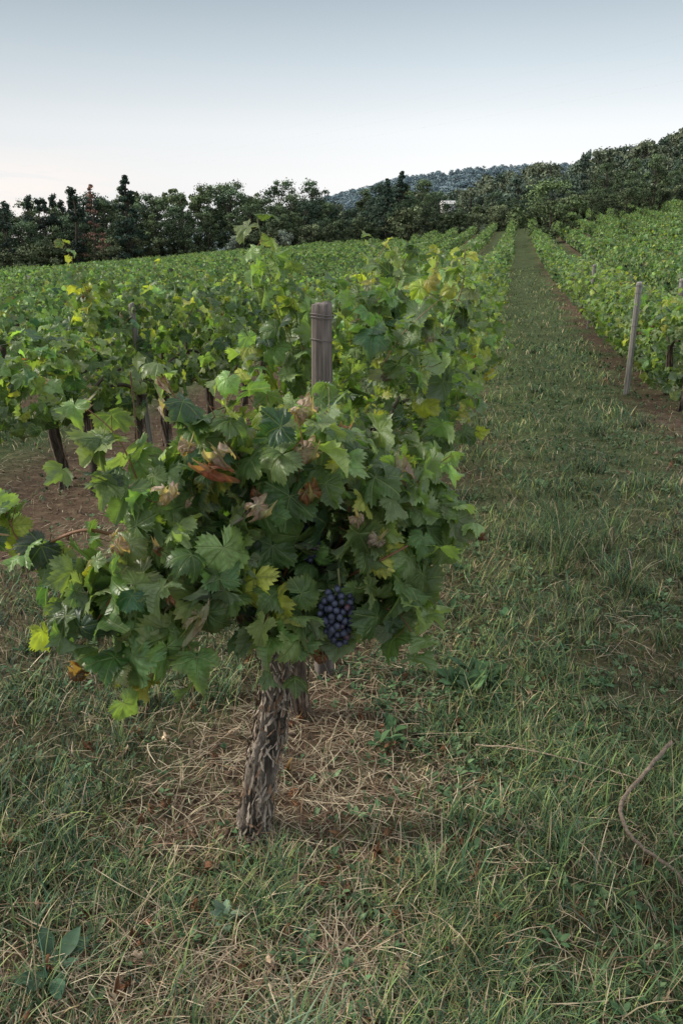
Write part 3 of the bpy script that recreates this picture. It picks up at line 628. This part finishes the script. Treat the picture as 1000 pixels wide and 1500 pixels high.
# ------------------------------------------------------------ trees
def tree_mesh(name,H,cw,base,nclump,nleaf,lsize,col,seed,shape='round',trk=.18,gap=1.):
    r=np.random.default_rng(seed); A=Acc(); CH=H-base
    cs=[];rs=[]
    while len(cs)<nclump:
        u=r.random(); 
        if shape=='round': w=math.sin(math.pi*min(1,.12+u*.85))**.6
        elif shape=='cone': w=(1-u)**.85+.04
        elif shape=='column': w=math.sin(math.pi*(.08+u*.9))**.5
        a=r.uniform(0,6.283); q=r.random()**.5
        cs.append([cw*w*q*math.cos(a),cw*w*q*math.sin(a),base+CH*(.04+.9*u)]); rs.append({'round':.28,'cone':.26,'column':.5}[shape]*cw*r.uniform(.45,1.3)*(1 if shape!='cone' else (.35+w)))
    cs=np.array(cs);rs=np.array(rs)
    ci=r.integers(0,nclump,nleaf); d=norm(r.normal(size=(nleaf,3))); d[:,2]=np.abs(d[:,2])*np.where(r.random(nleaf)<.75,1,-1)
    pos=cs[ci]+d*rs[ci][:,None]*np.abs(r.normal(.8,.28,(nleaf,1)))*[1,1,.8 if shape!='cone' else .5]
    nr=norm(d+r.normal(0,.5,(nleaf,3))); tg=norm(np.cross(nr,r.normal(size=(nleaf,3)))); bt=np.cross(nr,tg)
    s=lsize*r.uniform(.5,1.3,(nleaf,1)); 
    V=np.stack([pos-tg*s,pos+bt*s*.6,pos+tg*s,pos-bt*s*.6],1).reshape(-1,3)
    F=(np.array([[0,1,2],[0,2,3]])[None]+4*np.arange(nleaf)[:,None,None]).reshape(-1,3)
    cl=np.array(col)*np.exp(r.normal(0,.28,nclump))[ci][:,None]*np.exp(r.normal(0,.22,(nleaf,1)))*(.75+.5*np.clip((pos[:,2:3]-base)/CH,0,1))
    A.add(V,F,np.repeat(cl,4,0),None,0)
    pts=smoothpath([(0,0,-.5),(r.normal(0,.1),r.normal(0,.1),H*.3),(r.normal(0,.2),r.normal(0,.2),H*.6),(0,0,H*.93)],4); Vt,Ft=tube(pts,np.linspace(trk,trk*.15,len(pts)),7); A.add(Vt,Ft,(.06,.05,.04),None,1)
    for i in range(0,nclump,2):
        z=max(base*.6,cs[i][2]-cw*.6); z=min(z,H*.8); Vt,Ft=tube([(0,0,z),cs[i]*[.5,.5,0]+[0,0,(z+cs[i][2])/2+.1],cs[i]],[trk*.4,trk*.25,trk*.1],4,False); A.add(Vt,Ft,(.06,.05,.04),None,1)
    return A.mesh(name,[M_tree,M_tbark],False)
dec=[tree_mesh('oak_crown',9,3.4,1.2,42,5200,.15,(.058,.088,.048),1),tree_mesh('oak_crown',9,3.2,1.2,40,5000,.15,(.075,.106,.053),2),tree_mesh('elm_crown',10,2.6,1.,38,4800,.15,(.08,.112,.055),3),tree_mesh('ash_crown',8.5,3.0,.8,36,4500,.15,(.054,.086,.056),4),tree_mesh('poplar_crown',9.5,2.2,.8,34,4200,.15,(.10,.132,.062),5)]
bush=[tree_mesh('bush_crown',3.6,2.2,.1,22,2200,.13,c_,s,trk=.08) for s,c_ in ((11,(.08,.108,.055)),(12,(.11,.132,.07)))]
olive=tree_mesh('olive_crown',3.6,2.0,.4,22,2200,.12,(.17,.20,.16),13,trk=.08)
conif=[tree_mesh('conifer_crown',11,2.2,.8,80,4600,.17,(.034,.058,.042),21,'cone')]
cyp=tree_mesh('cypress_crown',8,.62,.3,26,2200,.14,(.034,.054,.04),31,'column')
red=tree_mesh('withered_crown',9,1.5,.8,34,1300,.11,(.22,.125,.095),41,'cone')
lowt=[tree_mesh('hill_tree_crown',9,4.6,.3,18,750,.42,c_,51+i,trk=.2) for i,c_ in enumerate(((.08,.112,.083),(.095,.126,.088),(.113,.134,.083)))]  # greens lightened and blued: aerial haze put into the leaf colour
lowf=[tree_mesh('far_tree_crown',11,7,.2,12,240,1.0,(.19,.255,.28),61+i,trk=.2) for i in range(2)]  # blue-grey leaf colour carries the distance haze, not the trees' own green
rg=np.random.default_rng(9)
def inst(me,x,y,h,H,parent,name='tree',wide=1.,dz=0):
    s=h/H; a=rg.uniform(0,6.283); M=Matrix.Translation((x,y,float(terr(x,y))+dz))@Matrix.Rotation(a,4,'Z')@Matrix.Diagonal((s*wide,s*wide,s,1))
    return mkobj(name,me,parent,M)
SX=np.array([-60,-43,-34,-30,-26,-19.7,-15.4,-8.6,-4.3,-1,2,5,6.5,8.5,10.5,14,20,26,30,34,43,60])
SZ=np.array([6.6,6.8,7.4,7.8,8.6,9.8,8.8,9.5,8.8,7.6,7.4,8.6,10.4,10.6,8.4,7.2,7.2,6.6,9.4,10.8,12.6,13])
E=empty('distant_forest')
for row,(yy,kf) in enumerate(((109,.74),(113,.92),(118,1.02),(125,1.06))):
    xx=-66+rg.uniform(0,2)
    while xx<72:
        y=yy+rg.normal(0,1.); X=xx*y/105; zt=np.interp(xx,SX,SZ)
        gapw=(12.2<xx<14.6)
        h=(zt*y/105*kf*rg.uniform(.76,1.10)-float(terr(X,y))+.2)
        if gapw: h=min(h,3.2)
        k=rg.integers(0,5); inst(dec[k],X,y,max(h,2.5),(9,9,10,8.5,9.5)[k],E,wide=rg.uniform(.8,1.15) if h>4 else 1.4)
        xx+=rg.uniform(2.2,4.2)
for _ in range(150):
    xx=rg.uniform(-66,72); inst(bush[rg.integers(0,2)],xx,106.5+rg.normal(0,.8),rg.uniform(2.2,4.4) if xx<10 else rg.uniform(2,3.2),3.6,E,'bush')
def top_tree(me,nm,X,y,ztop,H,wide=1.): 
    return inst(me,X,y,ztop-float(terr(X,y)),H,None,nm,wide)
top_tree(conif[0],'spruce_tree',-26.4,105,11.2,11)
top_tree(cyp,'cypress_tree',-32.9,105,9.6,8,1.15)
top_tree(cyp,'cypress_tree',-41.6,105,8.0,8,1.)
for q in range(9): top_tree(cyp,'cypress_tree',-41+q*1.1+rg.normal(0,.2),112,8.8+rg.normal(0,.4),8,.8)
top_tree(red,'withered_tree',-30.6,104.5,10.2,9,.95)
top_tree(conif[0],'spruce_tree',7.6,108,11.8,11); top_tree(conif[0],'spruce_tree',5.8,109,11.0,11)
top_tree(olive,'olive_tree',-13,104,3.6,3.6)
top_tree(olive,'olive_tree',-7,104,4.2,3.6)
top_tree(tree_mesh('lane_tree_crown',5.5,2.6,.4,36,5200,.11,(.10,.14,.06),71,trk=.12),'tree',17.2,70,7.2,5.5,1.3)
for X,y,z in ((27,92,8.2),(30,90,9.8),(33.5,92,11.),(37,90,11.2),(40,90,10.8),(23,94,7.2)): top_tree(dec[rg.integers(0,4)],'oak_tree',X,y,z,9,1.)
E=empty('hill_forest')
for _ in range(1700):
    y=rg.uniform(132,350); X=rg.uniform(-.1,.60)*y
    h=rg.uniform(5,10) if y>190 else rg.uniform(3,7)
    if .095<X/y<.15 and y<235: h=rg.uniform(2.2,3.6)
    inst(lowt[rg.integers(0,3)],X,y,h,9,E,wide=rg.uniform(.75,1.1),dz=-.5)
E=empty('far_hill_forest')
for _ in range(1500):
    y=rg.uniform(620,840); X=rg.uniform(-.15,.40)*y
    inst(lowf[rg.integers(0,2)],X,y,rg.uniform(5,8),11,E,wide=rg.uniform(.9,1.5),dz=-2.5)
# ------------------------------------------------------------ house
def simple(nm,a,b_,sc,rough):
    m,nt,nd,lk=mat(nm); tc=N(nt,'ShaderNodeTexCoord').outputs['Object']; c=mix(nt,noise(nt,sc,4,tc),a,b_); bs=N(nt,'ShaderNodeBsdfPrincipled'); lk.new(c,bs.inputs[0]); bs.inputs['Roughness'].default_value=rough; o=N(nt,'ShaderNodeOutputMaterial'); lk.new(bs.outputs[0],o.inputs[0]); return m
M_pl=simple('plaster',(.5,.49,.46),(.6,.59,.57),2,.9); M_rf=simple('roof_tiles',(.55,.54,.52),(.7,.69,.67),6,.8); M_gl=simple('window_glass',(.03,.035,.04),(.06,.07,.08),3,.2)
def box(c,s,mt,parent,nm):
    V=np.array([[x,y,z] for x in (-1,1) for y in (-1,1) for z in (-1,1)])*np.array(s)/2+np.array(c)
    F=[(0,1,3,2),(4,6,7,5),(0,4,5,1),(2,3,7,6),(0,2,6,4),(1,5,7,3)]; return mkobj(nm,mkmesh(nm,V,F,mt,smooth=False),parent)
HXp,HYp=29.,232.; hz_=float(terr(HXp,HYp)); hh_=max(15.2-hz_,5.); H_=empty('house',(HXp,HYp,hz_)); H_.rotation_euler=(0,0,.2)
box((0,0,(hh_-1.0)/2-.3),(3.2,3.4,hh_-.4),M_pl,H_,'walls')
V=np.array([[-2.0,-2.0,hh_-.98],[2.0,-2.0,hh_-.98],[2.0,2.0,hh_-.98],[-2.0,2.0,hh_-.98],[-2.0,0,hh_],[2.0,0,hh_]]); 
me=bpy.data.meshes.new('roof'); me.from_pydata(V.tolist(),[],[(0,1,5,4),(2,3,4,5),(0,4,3),(1,2,5),(0,3,2,1)]); me.materials.append(M_rf); mkobj('roof',me,H_)
for q in (-.8,.8):
    box((q,-1.72,hh_-2.3),(.6,.06,.9),M_gl,H_,'window'); box((q,-1.72,1.3),(.6,.06,1.1),M_gl,H_,'window_lower')
# ------------------------------------------------------------ pylon
A=Acc(); px0,py0=85.,250.; pz=float(terr(px0,py0)); Ht=max(8,31.0-pz)
M_st=simple('galvanised_steel',(.35,.36,.37),(.45,.46,.47),3,.6)
def bar(a,b,r=.05): V,F=tube([a,b],r,4); A.add(V,F,(.3,.3,.3))
def cor(u): 
    w=1.8*(1-u)+.35; return [np.array([px0+sx*w,py0+sy*w,pz+u*Ht]) for sx,sy in ((-1,-1),(1,-1),(1,1),(-1,1))]
lv=np.linspace(0,1,7)
for i in range(6):
    a,b=cor(lv[i]),cor(lv[i+1])
    for j in range(4): bar(a[j],b[j],.07); bar(a[j],b[(j+1)%4]); bar(a[(j+1)%4],b[j]); bar(b[j],b[(j+1)%4])
for u,w in ((.70,4.6),(.93,3.8)):
    z=pz+u*Ht
    for sg in (-1,1): bar((px0,py0,z),(px0+sg*w,py0,z),.06); bar((px0,py0,z+1.2),(px0+sg*w,py0,z),.05); bar((px0+sg*w,py0,z),(px0+sg*w,py0,z-.9),.05)
mkobj('electricity_pylon',A.mesh('pylon',[M_st]))
A=Acc()
for dz,dx in ((0,0),(3.2,3),(5.2,-2)):
    p0=np.array([95.+dx,30,22+dz]);p1=np.array([-110.+dx,420,40+dz]); u=np.linspace(0,1,30)[:,None]; pts=p0*(1-u)+p1*u; pts[:,2]-=6*4*(u*(1-u))[:,0]*.5
    V,F=tube(pts,.0025,4); A.add(V,F,(.3,.3,.3))
mkobj('power_line',A.mesh('power_line',[M_st]))
# ------------------------------------------------------------ world, sun, camera
SUN_AZ=math.radians(-84); SUN_EL=math.radians(27)
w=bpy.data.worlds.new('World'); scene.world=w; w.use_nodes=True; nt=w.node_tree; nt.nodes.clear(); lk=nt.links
sky=N(nt,'ShaderNodeTexSky'); sky.sky_type='NISHITA'; sky.sun_disc=False; sky.sun_elevation=SUN_EL; sky.sun_rotation=SUN_AZ; sky.air_density=1.; sky.dust_density=2.5; sky.ozone_density=1.5
hs=N(nt,'ShaderNodeHueSaturation'); hs.inputs['Saturation'].default_value=.5; lk.new(sky.outputs[0],hs.inputs['Color'])
sc_=N(nt,'ShaderNodeVectorMath',operation='SCALE'); lk.new(hs.outputs[0],sc_.inputs[0]); sc_.inputs['Scale'].default_value=.12
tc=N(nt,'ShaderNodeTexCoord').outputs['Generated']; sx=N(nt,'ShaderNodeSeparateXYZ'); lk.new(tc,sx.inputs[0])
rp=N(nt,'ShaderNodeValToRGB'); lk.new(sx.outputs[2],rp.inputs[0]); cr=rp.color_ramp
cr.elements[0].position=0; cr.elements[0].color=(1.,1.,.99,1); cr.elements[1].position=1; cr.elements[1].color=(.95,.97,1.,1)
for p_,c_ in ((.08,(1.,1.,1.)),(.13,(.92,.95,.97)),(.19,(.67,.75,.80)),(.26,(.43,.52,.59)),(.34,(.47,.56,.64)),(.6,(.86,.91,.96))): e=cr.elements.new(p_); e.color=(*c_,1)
az=remap(nt,sx.outputs[0],-.45,.15,.84,1.03)
gr_=N(nt,'ShaderNodeVectorMath',operation='SCALE'); lk.new(rp.outputs[0],gr_.inputs[0]); lk.new(az,gr_.inputs['Scale'])
mp=N(nt,'ShaderNodeMapping'); lk.new(tc,mp.inputs[0]); mp.inputs['Scale'].default_value=(4,4,34); mp.inputs['Location'].default_value=(1.4,0,.9)
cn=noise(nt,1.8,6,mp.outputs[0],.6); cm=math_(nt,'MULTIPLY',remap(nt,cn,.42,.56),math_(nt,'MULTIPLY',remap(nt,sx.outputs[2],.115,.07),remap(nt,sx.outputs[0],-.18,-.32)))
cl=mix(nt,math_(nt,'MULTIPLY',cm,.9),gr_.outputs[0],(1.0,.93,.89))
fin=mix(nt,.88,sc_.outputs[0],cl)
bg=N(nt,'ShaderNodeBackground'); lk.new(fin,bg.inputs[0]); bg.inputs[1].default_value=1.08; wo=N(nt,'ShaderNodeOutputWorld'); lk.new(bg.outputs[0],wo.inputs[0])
sl=bpy.data.lights.new('sun','SUN'); sl.energy=3.7; sl.angle=math.radians(10); sl.color=(1.,.93,.80); so=bpy.data.objects.new('sun',sl); scene.collection.objects.link(so)
dirv=Vector((math.sin(SUN_AZ)*math.cos(SUN_EL),math.cos(SUN_AZ)*math.cos(SUN_EL),math.sin(SUN_EL)))
so.rotation_euler=dirv.to_track_quat('Z','Y').to_euler(); so.location=dirv*50
cd=bpy.data.cameras.new('camera'); cd.sensor_fit='VERTICAL'; cd.sensor_height=36; cd.sensor_width=24; cd.lens=28; cd.clip_end=5000; cd.clip_start=.05
co=bpy.data.objects.new('camera',cd); scene.collection.objects.link(co); co.location=(0,0,1.6); co.rotation_euler=(math.radians(72),0,0); scene.camera=co
scene.view_settings.view_transform='Standard'; scene.view_settings.look='None'; scene.view_settings.exposure=0
print('pylon',Ht,pz,'house',hz_)
